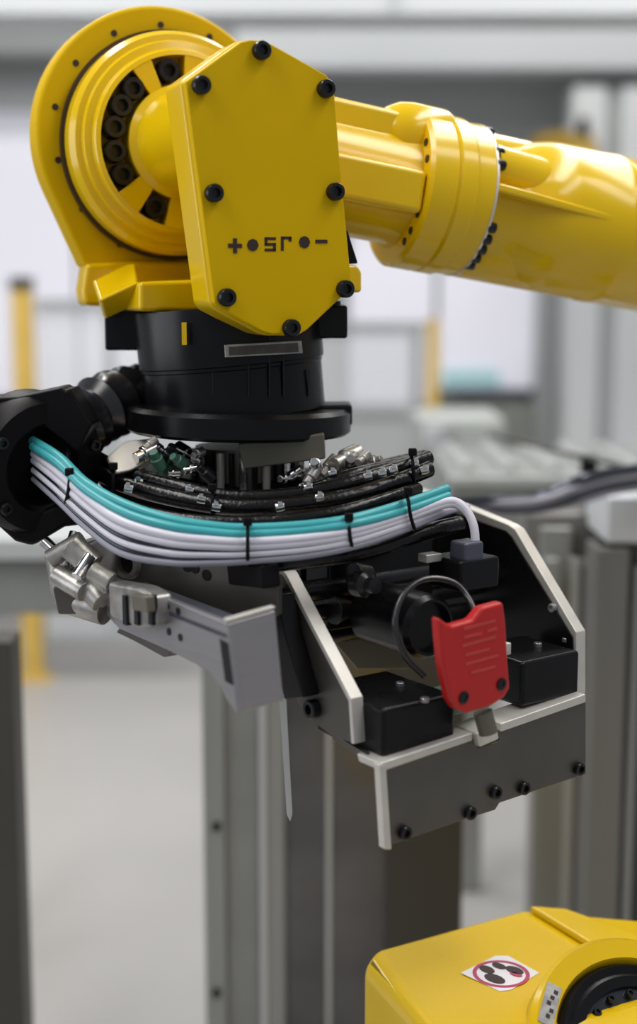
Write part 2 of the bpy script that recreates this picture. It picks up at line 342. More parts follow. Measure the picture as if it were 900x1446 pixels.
# marking: + . J5 . -   upside down
def glyphs():
    def bar(c, w_, h_):
        bm = bmesh.new(); u, v, n = frame(N); v = (v-u*.035).normalized(); o = ON(*c, C0, N)-u*w_/2-v*h_/2; box(bm, o, u*w_, v*h_, N*.0012); return bm
    b = bar((332, 347), .020, .0055)
    u, v, n = frame(N); o = ON(332, 347, C0, N)-u*.00275-v*.010; box(b, o, u*.0055, v*.020, N*.0013); mk('plus_mark', b, 'dark', cover)
    mk('minus_mark', bar((454, 341), .018, .0048), 'dark', cover)
    for c in ((357, 346), (430, 342)):
        b = bmesh.new(); lathe(b, ON(*c, C0, N), N, [(0, 0), (.0085, 0), (.0085, .0012), (0, .0012)], 8); mk('dot_mark', b, 'dark', cover)
    for bars, c in ((((-8, -10, 8, -6), (-8, -10, -4, 2), (-8, -2, 8, 2), (4, -2, 8, 10), (-8, 6, 8, 10)), (382, 345)), (((-8, -10, -4, 10), (-8, -10, 7, -6), (3, -10, 7, -3)), (405, 344))):
        b = bmesh.new()
        for x0, y0, x1, y1 in bars: prism(b, [ON(c[0]+x+(-.1*0), c[1]+y, C0+N*.0006, N) for x, y in ((x0, y0), (x1, y0), (x1, y1), (x0, y1))], -N*.001)
        mk('letter_mark', b, 'dark', cover)
glyphs()
# rear ring disc
YR = 2.33; CR = P(231, 196, YR); u, v, _ = frame(N)
pts = [(.205*math.cos(t), .205*math.sin(t)) for t in [2*math.pi*k/72 for k in range(72)]]
for x, y in ((120, 378), (300, 385)):
    d = ON(x, y, CR, N)-CR; pts.append((d.dot(u), d.dot(v)))
out = [CR+u*a+v*b for a, b in hull(pts)]
bm = bmesh.new(); prism(bm, out, -N*.055); ring = mk('rear_ring_plate', bm, 'yellow_shaded', rb, .008, seg=4)
for x, y in ((227, 35), (161, 47), (107, 89), (78, 151), (82, 226), (116, 295), (169, 345), (296, 52)):
    bm = bmesh.new(); disc(bm, ON(x, y, CR, N), N, .0052, .001, 12); mk('screw_hole', bm, 'dark', ring)
# rotor
CT = P(253, 203, 2.28)
bm = bmesh.new()
lathe(bm, CT, N, [(.172, -.06), (.172, -.012), (.165, 0), (.156, .001), (.153, .009), (.142, .011), (.138, .021), (.131, .023), (.130, -.014), (.089, -.014), (.087, .023), (.076, .03), (.072, .05), (.072, .20), (0, .20)], 96)
rot = mk('joint_rotor', bm, 'yellow', rb, smooth=28)
bm = bmesh.new(); lathe(bm, CT-N*.050, N, [(.170, 0), (.1785, 0), (.1785, .010), (.170, .010), (.170, 0)], 96); mk('seal_ring', bm, 'seal', rb)
for a0, a1 in ((112, 127), (217, 236), (256, 448)):
    bm = bmesh.new(); lathe(bm, CT, N, [(.086, -.012), (.132, -.012), (.132, .0222), (.086, .0222), (.086, -.012)], max(8, int((a1-a0)/5)), a0, a1)
    bmesh.ops.holes_fill(bm, edges=bm.edges, sides=0); mk('spoke', bm, 'yellow', rot, .002)
for a in (101, 135, 152, 170, 189, 208, 245):
    t = math.radians(a); bolt(CT+(u*math.cos(t)+v*math.sin(t))*.109+N*.0, N, .0175, .024, rot)
# base casting of the yoke
bm = bmesh.new(); a = P(197, 398, 2.09); b = ON(303, 394, a, N); c = ON(303, 440, a, N); d = ON(197, 440, a, N)
prism(bm, [a, b, c, d], -N*.24); mk('yoke_base', bm, 'yellow', rb, .007, seg=3)
bm = bmesh.new(); a = P(128, 372, 2.27); pts = [(122, 372), (190, 368), (310, 368), (310, 437), (120, 432), (116, 410)]
prism(bm, [ON(x, y, a, N) for x, y in pts], -N*.05); mk('yoke_corner', bm, 'yellow', rb, .008, seg=3)
bm = bmesh.new(); prism(bm, [P(130, 395, 2.18), P(178, 372, 2.24), P(192, 372, 2.24), P(196, 398, 2.10), P(140, 425, 2.12)], V((0, .05, -.03))); mk('yoke_fillet', bm, 'yellow', rb, .006, seg=3)
bm = bmesh.new(); a = P(500, 380, 2.13); prism(bm, [ON(x, y, a, N) for x, y in ((470, 374), (505, 374), (512, 384), (512, 413), (470, 413))], -N*.1); mk('yoke_lug', bm, 'yellow', rb, .005)
bm = bmesh.new(); a = P(495, 355, 2.15); prism(bm, [ON(x, y, a, N) for x, y in ((480, 325), (492, 325), (507, 372), (480, 374))], -N*.06); mk('wrist_gasket', bm, 'rubber', rb, .003)
# forearm
A = P(500, 252, 2.26); B = P(900, 334, 2.44); E = (B-A).normalized(); L = (B-A).length
AU = (V((0, 0, 1))-E*E.z).normalized(); AS = E.cross(AU)      # side toward the camera
if AS.y > 0: AS = -AS
def AP(t, a, s): return A+E*t+AU*a+AS*s
bm = bmesh.new(); lathe(bm, A-E*.12, E, [(0, 0), (.088, 0), (.090, .05), (.090, .17), (.096, .20)], 64); neck = mk('forearm_neck', bm, 'yellow', rb)
bm = bmesh.new(); lathe(bm, A+E*.075, E, [(.0, 0), (.118, 0), (.124, .006), (.124, .045), (.121, .049), (.124, .053), (.124, .078), (.120, .083), (.120, .112), (.0, .112)], 72); fl = mk('forearm_flange', bm, 'yellow', rb, smooth=30)
for t in ([x for x in (50, 36, 20)]+[-26, -42, -55]):
    r = math.radians(t); bm = bmesh.new(); disc(bm, AP(.0745, .106*math.sin(r), .106*math.cos(r)), E, .0062, .001, 12); mk('screw_hole', bm, 'dark', fl)
bm = bmesh.new(); lathe(bm, AP(.035, .078, .025), E, [(0, -.022), (.020, -.019), (.036, -.008), (.046, .010), (.050, .032), (.050, .085), (.046, .095), (0, .095)], 48); mk('flange_lobe', bm, 'yellow', fl, smooth=60)
bm = bmesh.new(); box(bm, AP(-.08, -.048, .05), E*.155, AU*.066, AS*.062); mk('neck_rib', bm, 'yellow', neck, .010, seg=4)
bm = bmesh.new(); box(bm, AP(-.10, .055, -.06), E*.16, AU*.050, AS*.12); mk('neck_rib', bm, 'yellow', neck, .010, seg=4)
bm = bmesh.new(); lathe(bm, A+E*.187, E, [(.0, 0), (.121, 0), (.121, .004), (0, .004)], 64); mk('seam_ring', bm, 'steel_light', rb)
for t in (68, 38, 26, -24, -34, -44, -54, -64):
    r = math.radians(t); bolt(AP(.1915, .1135*math.sin(r), .1135*math.cos(r)), E, .0085, .012, fl)
bm = bmesh.new(); lathe(bm, A+E*.191, E, [(0, 0), (.098, 0), (.097, .05), (.100, .07), (.112, .10), (.119, .13), (.121, .15), (.122, .24), (.1235, .243), (.1235, .26), (.1225, .263), (.125, .60), (.127, 1.0), (0, 1.0)], 96); fa = mk('forearm_tube', bm, 'yellow', rb)
# top boss and side web on the forearm
bm = bmesh.new(); cyl(bm, AP(.192, -.040, -.02), AP(.36, -.016, -.01), .080, .106, 72); mk('tube_lower', bm, 'yellow', fa)
bm = bmesh.new(); prism(bm, [AP(.19, .020, .122), AP(.25, .016, .128), AP(.41, .008, .121), AP(.43, .008, .07), AP(.19, .020, .06)], AU*-.013); mk('side_web', bm, 'yellow', fa, .004, seg=3)
bm = bmesh.new(); cyl(bm, AP(.192, .050, .068), AP(.37, .035, .050), .036, .044, 32); mk('side_fillet', bm, 'yellow', fa)
bm = bmesh.new(); cyl(bm, AP(.192, .080, .0), AP(.33, .084, .0), .034, .030, 32); mk('top_rib', bm, 'yellow', fa)
# second machine cover above the forearm, behind
am = thing('wall_motor', P(795, 215, 7.3), 'blurred amber motor cap with small dark knob, just above the forearm', 'motor')
bm = bmesh.new(); lathe(bm, P(795, 222, 7.15), V((0, 0, 1)), [(0, -.08), (.17, -.08), (.17, .06), (.14, .10), (0, .13)], 32); mk('cap', bm, 'amber', am)
bm = bmesh.new(); box(bm, P(806, 225, 6.9), V((.12, 0, 0)), V((0, .15, 0)), V((0, 0, .10))); mk('terminal_box', bm, 'yellow_post', am, .008)
bm = bmesh.new(); cyl(bm, P(824, 200, 7.0), P(824, 166, 7.0), .035, .025); mk('knob', bm, 'rubber', am)
bm = bmesh.new(); a = P(770, 232, 7.1); box(bm, a, V((.2, 0, 0)), V((0, .38, 0)), V((0, 0, .03))); mk('shelf_bracket', bm, 'frame_m', am, .004)

# black wrist under the yoke
TX = P(320, 432, 2.2); BX = P(333, 572, 2.2); D = (BX-TX).normalized(); LL = (BX-TX).length
bm = bmesh.new(); lathe(bm, TX, D, [(0, 0), (.142, 0), (.143, .004), (.143, LL*.56), (.140, LL*.57), (.140, LL*.60), (.1385, LL*.61), (.1385, LL+.01), (0, LL+.01)], 72); bw = mk('wrist_barrel', bm, 'black', rb, smooth=25)
bm = bmesh.new(); box(bm, P(148, 495, 2.22), V((.075, 0, 0)), V((0, .10, 0)), V((.0, 0, .068))); mk('barrel_lug', bm, 'black', bw, .004)
for x in (457, 473):
    bm = bmesh.new(); cyl(bm, P(x, 425, 2.2), P(x+2, 478-(x-457)*.8, 2.2), .009); mk('barrel_bolt', bm, 'bolt', bw)
bm = bmesh.new(); box(bm, P(440, 478, 2.17), V((.055, 0, 0)), V((0, .08, 0)), V((0, 0, .05))); mk('barrel_lug', bm, 'black', bw, .004)
bm = bmesh.new(); a = P(257, 487, 2.055); box(bm, a, V((.007, 0, 0)), V((0, .006, 0)), V((0, 0, .032))); mk('index_mark', bm, 'yellow', bw)
for x in (250, 275, 300, 350, 380, 400, 435):
    k = (x-327)/132; y = 2.2-math.sqrt(max(0, 1-k*k))*.1405
    bm = bmesh.new(); box(bm, P(x, 560, y), V((.0018, 0, 0)), V((0, .004, 0)), V((0, 0, .040+.03*(x % 3)))); mk('barrel_groove', bm, 'bolt', bw)
# name plate (slightly bowed) on the barrel
bm = bmesh.new(); a = P(317, 487, 2.045); nb = V((.12, -.99, 0)).normalized(); pts = [ON(x, y, a, nb) for x, y in ((317, 487), (426, 481), (428, 499), (318, 505))]
prism(bm, pts, -nb*.005); npz = mk('name_plate', bm, 'tag', bw, .001)
pts = [ON(x, y, a+nb*.001, nb) for x, y in ((323, 490), (421, 484), (422, 497), (324, 502))]
bm = bmesh.new(); prism(bm, pts, -nb*.002); mk('name_plate_face', bm, 'nameplate', npz)
FC = P(338, 584, 2.2)
bm = bmesh.new(); lathe(bm, FC, V((-.02, -.0, -1)), [(0, -.012), (.165, -.012), (.174, -.006), (.174, .023), (.168, .028), (0, .028)], 72); tf = mk('tool_flange', bm, 'black', rb, smooth=30)
bm = bmesh.new(); box(bm, P(440, 603, 2.17), V((.063, .01, 0)), V((0, .07, 0)), V((0, 0, .034))); mk('flange_lug', bm, 'black', tf, .005)

# ================================================================== gripper
G = yaw(36); W = V((math.cos(math.radians(36)), math.sin(math.radians(36)), 0)); Z = V((0, 0, 1))
gp = thing('robot_gripper', P(370, 650, 2.2), 'steel and black robot gripper bolted under the black flange, carrying a red sensor', 'gripper')
def gbox(bm, c, w_, h_, d_): box(bm, c, W*w_, Z*h_, -G*d_)
# tool changer
bm = bmesh.new(); a = P(400, 635, 2.07); nn = V((-.1, -1, 0)).normalized()
prism(bm, [ON(x, y, a, nn) for x, y in ((336, 626), (458, 612), (460, 648), (344, 663))], V((.0, .20, 0))); mk('adapter_block', bm, 'khaki', gp, .003)
bm = bmesh.new(); cyl(bm, P(350, 628, 2.2), P(352, 715, 2.2), .082, .080, 40); tc_ = mk('changer_body', bm, 'steel_dark', gp)
for k in range(15):
    t = math.radians(180+k*12+4); c = P(350, 632, 2.2)+V((math.cos(t)*.085, math.sin(t)*.085, 0)); bm = bmesh.new(); cyl(bm, c, c-Z*(.075+.006*(k % 3)), .0062 if k % 2 else .0042, seg=10); mk('guide_rod', bm, ('steel_light' if k % 4 == 1 else 'chrome') if k % 2 else 'black', tc_)  # paler steel on some rods paints in bright vertical highlights
bm = bmesh.new(); c = P(345, 720, 2.15); lathe(bm, c, Z, [(0, -.03), (.12, -.03), (.12, 0), (0, 0)], 48); mk('gripper_base', bm, 'black', gp, .003)
bm = bmesh.new(); prism(bm, [P(x, y, 2.12) for x, y in ((128, 668), (200, 664), (300, 684), (480, 676), (560, 690), (590, 706), (540, 752), (400, 770), (250, 760), (170, 728))], V((0, .16, 0))); mk('hose_tray', bm, 'rubber', gp, .006)
# side plates
PLo = P(497, 990, 1.80)
def lp(pts, off=0): return [ON(x, y, PLo+W*off, W) for x, y in pts]
bm = bmesh.new(); prism(bm, lp([(330, 796), (392, 800), (402, 812), (494, 988), (498, 1050), (470, 1040), (432, 1012), (418, 985), (398, 900), (340, 850)]), W*.017); sp1 = mk('side_plate', bm, 'steel_dark', gp, .0015)
bm = bmesh.new(); prism(bm, lp([(394, 799), (404, 811), (496, 987), (500, 1051), (496, 1050), (492, 990), (400, 814), (388, 802)], -.001), W*.020); mk('bright_edge', bm, 'steel_light', sp1, .001, label='bright machined front edge')
bolt(ON(446, 1000, PLo, W)-W*.001, -W, .013, .012, sp1)
for x, y in ((383, 826), (370, 812), (378, 835)): bolt(ON(x, y, PLo, W)-W*.001, -W, .006, .006, sp1)
PRo = P(812, 897, 2.03)
def rp(pts, off=0): return [ON(x, y, PRo+W*off, W) for x, y in pts]
bm = bmesh.new(); prism(bm, rp([(585, 690), (640, 709), (718, 741), (728, 748), (814, 893), (814, 990), (690, 990), (590, 900)]), W*.020); sp2 = mk('side_plate', bm, 'steel_light', gp, .0015)
bm = bmesh.new(); prism(bm, rp([(590, 705), (636, 722), (714, 750), (722, 758), (808, 900), (810, 985), (690, 985), (595, 900)], -.003), W*.004); mk('inner_liner', bm, 'black', sp2, label='black inner face panel')
for x, y in ((782, 858), (742, 905), (700, 800)): bolt(ON(x, y, PRo-W*.003, W), -W, .0065, .006, sp2, m='steel')
# core, cross bars
bm = bmesh.new(); a = P(426, 850, 2.06); gbox(bm, a, .27, .085, .10); mk('cross_beam', bm, 'black', gp, .004)
bm = bmesh.new(); gbox(bm, P(500, 905, 1.96)+G*-.06, .20, .14, .06); mk('core_block', bm, 'black', gp, .005)
for x, y, Y, r in ((428, 836, 1.99, .016), (434, 868, 2.0, .012), (445, 900, 2.01, .014)):
    bm = bmesh.new(); c = P(x, y, Y); cyl(bm, c, c+W*(.33), r); mk('cross_rod', bm, 'bolt', gp)
for x, y, Y, m_ in ((500, 815, 1.99, 'bolt'), (470, 862, 2.0, 'bolt')):
    bm = bmesh.new(); c = P(x, y, Y); cyl(bm, c, c+W*.03, .022, .014); mk('rod_collar', bm, m_, gp, .002)
bm = bmesh.new(); c = P(518, 826, 1.90); lathe(bm, c, (G+Z*.1), [(0, -.02), (.018, -.02), (.018, 0), (.011, .006), (.011, .02), (0, .02)], 20); mk('air_fitting', bm, 'bolt', gp)
# motor barrel in the middle
c = P(604, 885, 1.93); bm = bmesh.new(); lathe(bm, c, G, [(0, -.12), (.046, -.12), (.046, 0), (.040, .008), (.036, .008), (.036, -.004), (0, -.004)], 40); mk('actuator_barrel', bm, 'black', gp)
# blocks on the shelf
def block(x, y, Y, w_, h_, d_, nm='clamp_block'):
    bm = bmesh.new(); gbox(bm, P(x, y, Y), w_, h_, d_); o = mk(nm, bm, 'black', gp, .006, seg=3); return o
b1 = block(541, 1073, 1.775, .125, .068, .15)
b2 = block(737, 1000, 1.925, .115, .066, .12)
for o_, pts in ((b1, ((500, 985), (565, 968), (600, 990))), (b2, ((760, 912), (800, 905)))):
    zt = world_loc(o_).z + .034
    for x, y in pts: bolt(ON(x, y, V((0, 0, zt)), Z), Z, .006, .005, o_, m='steel')
# front bracket
FO = P(540, 1088, 1.76)
def fp(pts, off=0): return [ON(x, y, FO+G*off, G) for x, y in pts]
bm = bmesh.new(); prism(bm, fp([(540, 1088), (672, 1043), (676, 1056), (706, 1046), (704, 1032), (828, 990), (828, 1093), (745, 1121), (706, 1134), (700, 1144), (655, 1158), (600, 1177), (548, 1195)]), -G*.010); fb = mk('front_bracket', bm, 'steel_dark', gp, .0015)
bm = bmesh.new(); prism(bm, [q-G*.0+Z*0 for q in fp([(537, 1078), (668, 1035), (668, 1046), (540, 1090)], .003)], -G*.05); mk('top_lip', bm, 'steel_light', fb, .002, label='bright bent top lip')
bm = bmesh.new(); prism(bm, fp([(708, 1022), (828, 980), (828, 992), (708, 1034)], .003), -G*.05); mk('top_lip', bm, 'steel_light', fb, .002, label='bright bent top lip')
bm = bmesh.new(); prism(bm, fp([(674, 1036), (702, 1024), (706, 1044), (678, 1056)], .010), -G*.05); mk('notch_block', bm, 'steel_light', fb, .003, label='pale block in the notch')
bm = bmesh.new(); prism(bm, fp([(537, 1080), (546, 1080), (554, 1200), (544, 1200)], .004), -G*.014); mk('side_lip', bm, 'steel_light', fb, .002, label='bright vertical lip')
bm = bmesh.new(); prism(bm, [ON(x, y, FO, W) for x, y in ((538, 1078), (470, 1036), (470, 1044), (539, 1090))], W*.01); mk('side_rail', bm, 'steel_dark', fb, .001)
for x, y in ((570, 1175), (662, 1147), (698, 1118), (738, 1112), (816, 1085)): bolt(ON(x, y, FO, G), G, .0095, .008, fb)
# red sensor
RO = P(655, 960, 1.79)
def sp(pts, off=0): return [ON(x, y, RO+G*off, G) for x, y in pts]
bm = bmesh.new(); prism(bm, sp([(620, 872), (638, 884), (668, 876), (682, 858), (712, 850), (716, 880), (719, 935), (722, 972), (714, 985), (694, 998), (660, 1008), (645, 1002), (636, 988), (626, 940), (622, 900)]), -G*.018); rs = mk('safety_sensor', bm, 'red', gp, .005, seg=3, label='red plastic sensor with two dark screws and worn pale print')
for x, y in ((655, 985), (708, 966)): bolt(ON(x, y, RO, G), G, .0085, .002, rs, 'screw')
for i, (x0, y0, x1, y1) in enumerate(((655, 888, 700, 876), (655, 900, 680, 894), (688, 891, 702, 887), (653, 912, 700, 899), (657, 925, 692, 916), (657, 938, 704, 925), (665, 950, 700, 941))):
    bm = bmesh.new(); prism(bm, sp([(x0, y0-2.2), (x1, y1-2.2), (x1, y1+2.2), (x0, y0+2.2)], .0003), G*.0006); mk('print_line', bm, 'red_print', rs)
bm = bmesh.new(); cyl(bm, P(682, 1005, 1.83), P(690, 1035, 1.83), .013); mk('sensor_stem', bm, 'khaki', gp)
bm = bmesh.new(); gbox(bm, P(640, 1012, 1.86), .07, .03, .05); mk('sensor_foot', bm, 'green', gp, .004)
# connector housing where the white cable plugs in
bm = bmesh.new(); gbox(bm, P(650, 838, 1.93), .075, .045, .07); mk('connector_base', bm, 'black', gp, .005)
bm = bmesh.new(); gbox(bm, P(657, 812, 1.94), .036, .045, .035); mk('connector_plug', bm, 'tint', gp, .005)
bm = bmesh.new(); gbox(bm, P(603, 796, 1.93), .028, .012, .02); mk('nameplate', bm, 'cast', gp, .002)
bm = bmesh.new(); gbox(bm, P(715, 930, 1.93)-G*.01, .02, .018, .02); mk('limit_stop', bm, 'steel_light', gp, .002)
bm = bmesh.new(); prism(bm, [ON(x, y, P(500, 900, 2.05), V((0, -1, 0))) for x, y in ((470, 905), (570, 890), (578, 945), (505, 945))], V((0, .02, 0))); mk('rear_bracket', bm, 'khaki', gp, .002)
# dark body left-behind the left plate
bm = bmesh.new(); prism(bm, lp([(372, 830), (392, 840), (404, 900), (428, 985), (402, 988), (376, 900)], -.030), W*.028); mk('inner_plate', bm, 'black', gp, .002)
# steel box arm
XO = P(322, 881, 1.70)
def xl(pts, off=0): return [ON(x, y, XO+W*off, W) for x, y in pts]
def xg(pts, off=0): return [ON(x, y, XO+G*off, G) for x, y in pts]
bm = bmesh.new(); prism(bm, xl([(321, 880), (335, 1007), (318, 985), (296, 948), (240, 920), (168, 888), (150, 868), (153, 815), (230, 843)]), W*.010); bx = mk('arm_plate', bm, 'steel', gp, .0015)
bm = bmesh.new(); prism(bm, xg([(322, 881), (389, 862), (401, 990), (337, 1007)]), -G*.010); ep = mk('end_plate', bm, 'steel', gp, .0015)
bm = bmesh.new(); prism(bm, xl([(331, 886), (331, 960), (160, 880), (160, 826)], .055), W*.010); mk('arm_plate', bm, 'steel_dark', gp, .0015)
bm = bmesh.new(); prism(bm, [q-Z*.014 for q in xl([(321, 880), (153, 815)])]+[q-Z*.014+W*.06 for q in reversed(xl([(321, 880), (153, 815)]))], -Z*.006); mk('arm_web', bm, 'tint', gp)
for p0, p1 in ((((322, 879)), ((389, 860))),):
    a = ON(*p0, XO, G); b = ON(*p1, XO, G); bm = bmesh.new(); prism(bm, [a, b, b+Z*.004, a+Z*.004], -G*.010); mk('bright_edge', bm, 'steel_light', ep, .001)
for x, y in ((237, 856), (252, 863), (239, 892), (255, 900)):
    bm = bmesh.new(); disc(bm, ON(x, y, XO, W), W, .0052, .001, 12); mk('screw_hole', bm, 'bolt', bx)
bm = bmesh.new(); prism(bm, xl([(310, 902), (321, 908), (329, 968), (318, 962)], -.001), W*.002); mk('slot', bm, 'bolt', bx)
bm = bmesh.new(); prism(bm, xl([(168, 888), (240, 920), (232, 928), (190, 905), (165, 893)], .02), W*.05); mk('arm_underside', bm, 'steel_dark', gp)
# clamp on the box arm
bm = bmesh.new(); prism(bm, xl([(152, 822), (196, 830), (216, 842), (220, 884), (196, 888), (154, 870)], -.022), W*.03); cl = mk('arm_clamp', bm, 'cast', gp, .005, seg=3)
bm = bmesh.new(); prism(bm, xl([(184, 838), (206, 842), (208, 866), (186, 862)], -.034), W*.014); mk('clamp_insert', bm, 'khaki', cl, .003)
for x in (172, 188, 208):
    bm = bmesh.new(); prism(bm, xl([(x, 840), (x+5, 841), (x+7, 884), (x+1, 882)], -.026), W*.01); mk('clamp_jaw', bm, 'bolt', cl, .001)
# mounting plate behind the box arm with dark holes
MO = P(260, 810, 1.95); nm_ = (-W+G*.35).normalized()
bm = bmesh.new(); prism(bm, [ON(x, y, MO, nm_) for x, y in ((150, 782), (165, 770), (350, 782), (392, 812), (392, 870), (335, 885), (290, 872), (225, 842), (160, 826))], -nm_*.012); mpz = mk('mounting_plate', bm, 'steel_dark', gp, .002)
for x, y, r in ((182, 795, .0135), (240, 793, .008), (265, 799, .009), (276, 803, .007), (292, 812, .008)):
    bm = bmesh.new(); disc(bm, ON(x, y, MO, nm_), nm_, r, .0012, 20); mk('plate_hole', bm, 'bolt', mpz)
bm = bmesh.new(); lathe(bm, ON(182, 795, MO, nm_), nm_, [(.015, 0), (.024, 0), (.022, .008), (.015, .008), (.015, 0)], 28); mk('hole_collar', bm, 'cast', mpz)
# cast fittings at the far left end
def rod(name, m_, x0, y0, Y0, x1, y1, Y1, r, r2=None, par=gp):
    bm = bmesh.new(); cyl(bm, P(x0, y0, Y0), P(x1, y1, Y1), r, r2, 20); return mk(name, bm, m_, par, .0015)
ff = rod('end_fitting', 'cast', 92, 850, 2.02, 84, 780, 2.04, .018, .022)
for a in ((70, 790, 2.0, 118, 762, 2.0, .014), (100, 770, 1.98, 132, 800, 1.97, .020), (95, 845, 2.0, 150, 862, 1.97, .022), (118, 820, 1.97, 145, 850, 1.95, .018),
          (80, 812, 1.98, 120, 836, 1.95, .015), (108, 752, 2.02, 92, 800, 2.0, .010), (128, 785, 1.96, 108, 815, 1.94, .009), (62, 765, 2.04, 80, 782, 2.03, .010), (130, 805, 1.93, 158, 822, 1.92, .014)):
    rod('fitting_barrel', 'cast' if a[6] > .012 else 'chrome', *a, par=ff)
bm = bmesh.new(); prism(bm, [P(x, y, 1.97) for x, y in ((74, 830), (90, 822), (150, 860), (150, 872), (110, 868), (82, 868))], V((0, .04, 0))); mk('fitting_foot', bm, 'steel_dark', ff, .003)
bm = bmesh.new(); prism(bm, [P(x, y, 1.99) for x, y in ((110, 770), (140, 762), (165, 775), (160, 815), (130, 835), (108, 815))], V((0, .05, 0))); mk('fitting_body', bm, 'cast', ff, .006)
bm = bmesh.new(); prism(bm, lp([(318, 792), (368, 798), (372, 832), (322, 826)], -.075), W*.03); mk('tie_mount', bm, 'rubber', gp, .004)
# hanging blade
bm = bmesh.new(); a = P(400, 985, 1.88); prism(bm, [ON(x, y, a, V((0, -1, 0))) for x, y in ((394, 985), (404, 985), (413, 1150), (410, 1160), (405, 1150))], V((0, .012, 0))); mk('hanging_blade', bm, 'alu_light', gp)
# small fittings on the changer
def fit(x, y, Y, r, m_, ln=.03, dr=None):
    d = dr or V((random.uniform(-1, 1), random.uniform(-1, -.2), random.uniform(-.6, .8))).normalized(); bm = bmesh.new(); p = P(x, y, Y)
    lathe(bm, p, d, [(0, -ln/2), (r, -ln/2), (r, ln*.1), (r*.7, ln*.15), (r*.7, ln/2), (0, ln/2)], 14); return mk('pneumatic_fitting', bm, m_, gp, .001)
bm = bmesh.new(); prism(bm, [P(x, y, 2.03+(670-y)*.0018) for x, y in ((148, 646), (176, 622), (218, 618), (230, 634), (208, 652), (184, 664), (160, 670))], V((0, .04, -.01))); mk('valve_cover', bm, 'steel_light', gp, .006, label='pale grey valve cover left of the changer')
for x, y, r, m_ in ((205, 640, .012, 'chrome'), (222, 650, .010, 'green'), (238, 660, .011, 'green'), (252, 650, .009, 'green'), (262, 640, .012, 'chrome'), (240, 640, .010, 'bolt'), (228, 672, .009, 'cast'), (258, 664, .009, 'cast'),
                    (275, 650, .010, 'chrome'), (200, 672, .008, 'cast'), (430, 690, .010, 'chrome'), (440, 672, .010, 'cast'), (455, 690, .008, 'khaki'), (466, 660, .012, 'cast'), (490, 648, .016, 'cast'), (505, 660, .012, 'cast'), (520, 655, .010, 'khaki'), (486, 670, .009, 'chrome'), (445, 655, .009, 'chrome'), (418, 668, .009, 'chrome'), (290, 668, .010, 'bolt'), (530, 652, .008, 'cast'), (212, 628, .008, 'cast'), (226, 634, .007, 'bolt'), (270, 662, .007, 'chrome'), (246, 668, .006, 'chrome'), (280, 640, .007, 'cast'), (402, 676, .008, 'chrome'), (424, 700, .006, 'chrome'), (436, 696, .006, 'khaki'), (498, 646, .010, 'cast'), (478, 656, .009, 'khaki'), (512, 648, .009, 'cast'), (462, 702, .005, 'chrome')):
    fit(x, y, 2.07+random.uniform(-.02, .03), r, m_, r*3)

# ================================================================== dress pack and cables
hs = thing('dress_pack_clamp', P(60, 660, 2.05), 'round black hose clamp at the left edge gathering the cable ends', 'clamp')
cN = V((.62, -.72, -.12)).normalized(); CC = P(52, 655, 2.05)
bm = bmesh.new(); lathe(bm, CC, cN, [(.058, .02), (.066, .03), (.095, .026), (.104, .010), (.104, -.04), (.090, -.055), (.058, -.055), (.055, -.02), (.058, .02)], 48); mk('ring_body', bm, 'rubber', hs)
for a in (20, 80, 150, 220, 300):
    t = math.radians(a); u2, v2, n2 = frame(cN); c = CC+(u2*math.cos(t)+v2*math.sin(t))*.084+cN*.026; bolt(c, cN, .009, .008, hs)
bm = bmesh.new(); lathe(bm, CC, cN, [(0, -.03), (.057, -.03), (.057, -.05), (0, -.05)], 32); mk('back_plate', bm, 'black', hs)
bm = bmesh.new(); prism(bm, [P(x, y, 2.02) for x, y in ((-30, 562), (25, 560), (85, 547), (92, 552), (98, 548), (130, 600), (110, 640), (60, 600), (-30, 610))], V((0, .08, 0))); mk('strap_plate', bm, 'rubber', hs, .006)
bm = bmesh.new(); prism(bm, [P(x, y, 2.03) for x, y in ((-30, 700), (40, 730), (110, 700), (150, 700), (130, 740), (90, 745), (45, 772), (20, 765), (-30, 700+20))], V((0, .07, 0))); mk('lower_strap', bm, 'rubber', hs, .008)
def cable(name, m_, pts, r, label, cat, group=None, seg=12, rib=0, n=8):
    bm = bmesh.new(); tube(bm, [P(*p) for p in pts], r, seg, n, rib); o = mk(name, bm, m_, smooth=60); return tag(o, label, cat, group)
cable('corrugated_conduit', 'hose', [(225, 560, 2.30), (188, 562, 2.26), (150, 574, 2.2), (115, 596, 2.16), (85, 630, 2.12), (60, 680, 2.12)], .048, 'thick black corrugated conduit curving from the wrist barrel into the clamp', 'conduit', None, 28, .12, 4)
cable('corrugated_conduit', 'hose', [(40, 650, 2.12), (0, 640, 2.2), (-80, 620, 2.3)], .05, 'black corrugated conduit leaving the clamp past the left border', 'conduit', None, 24, .07, 8)
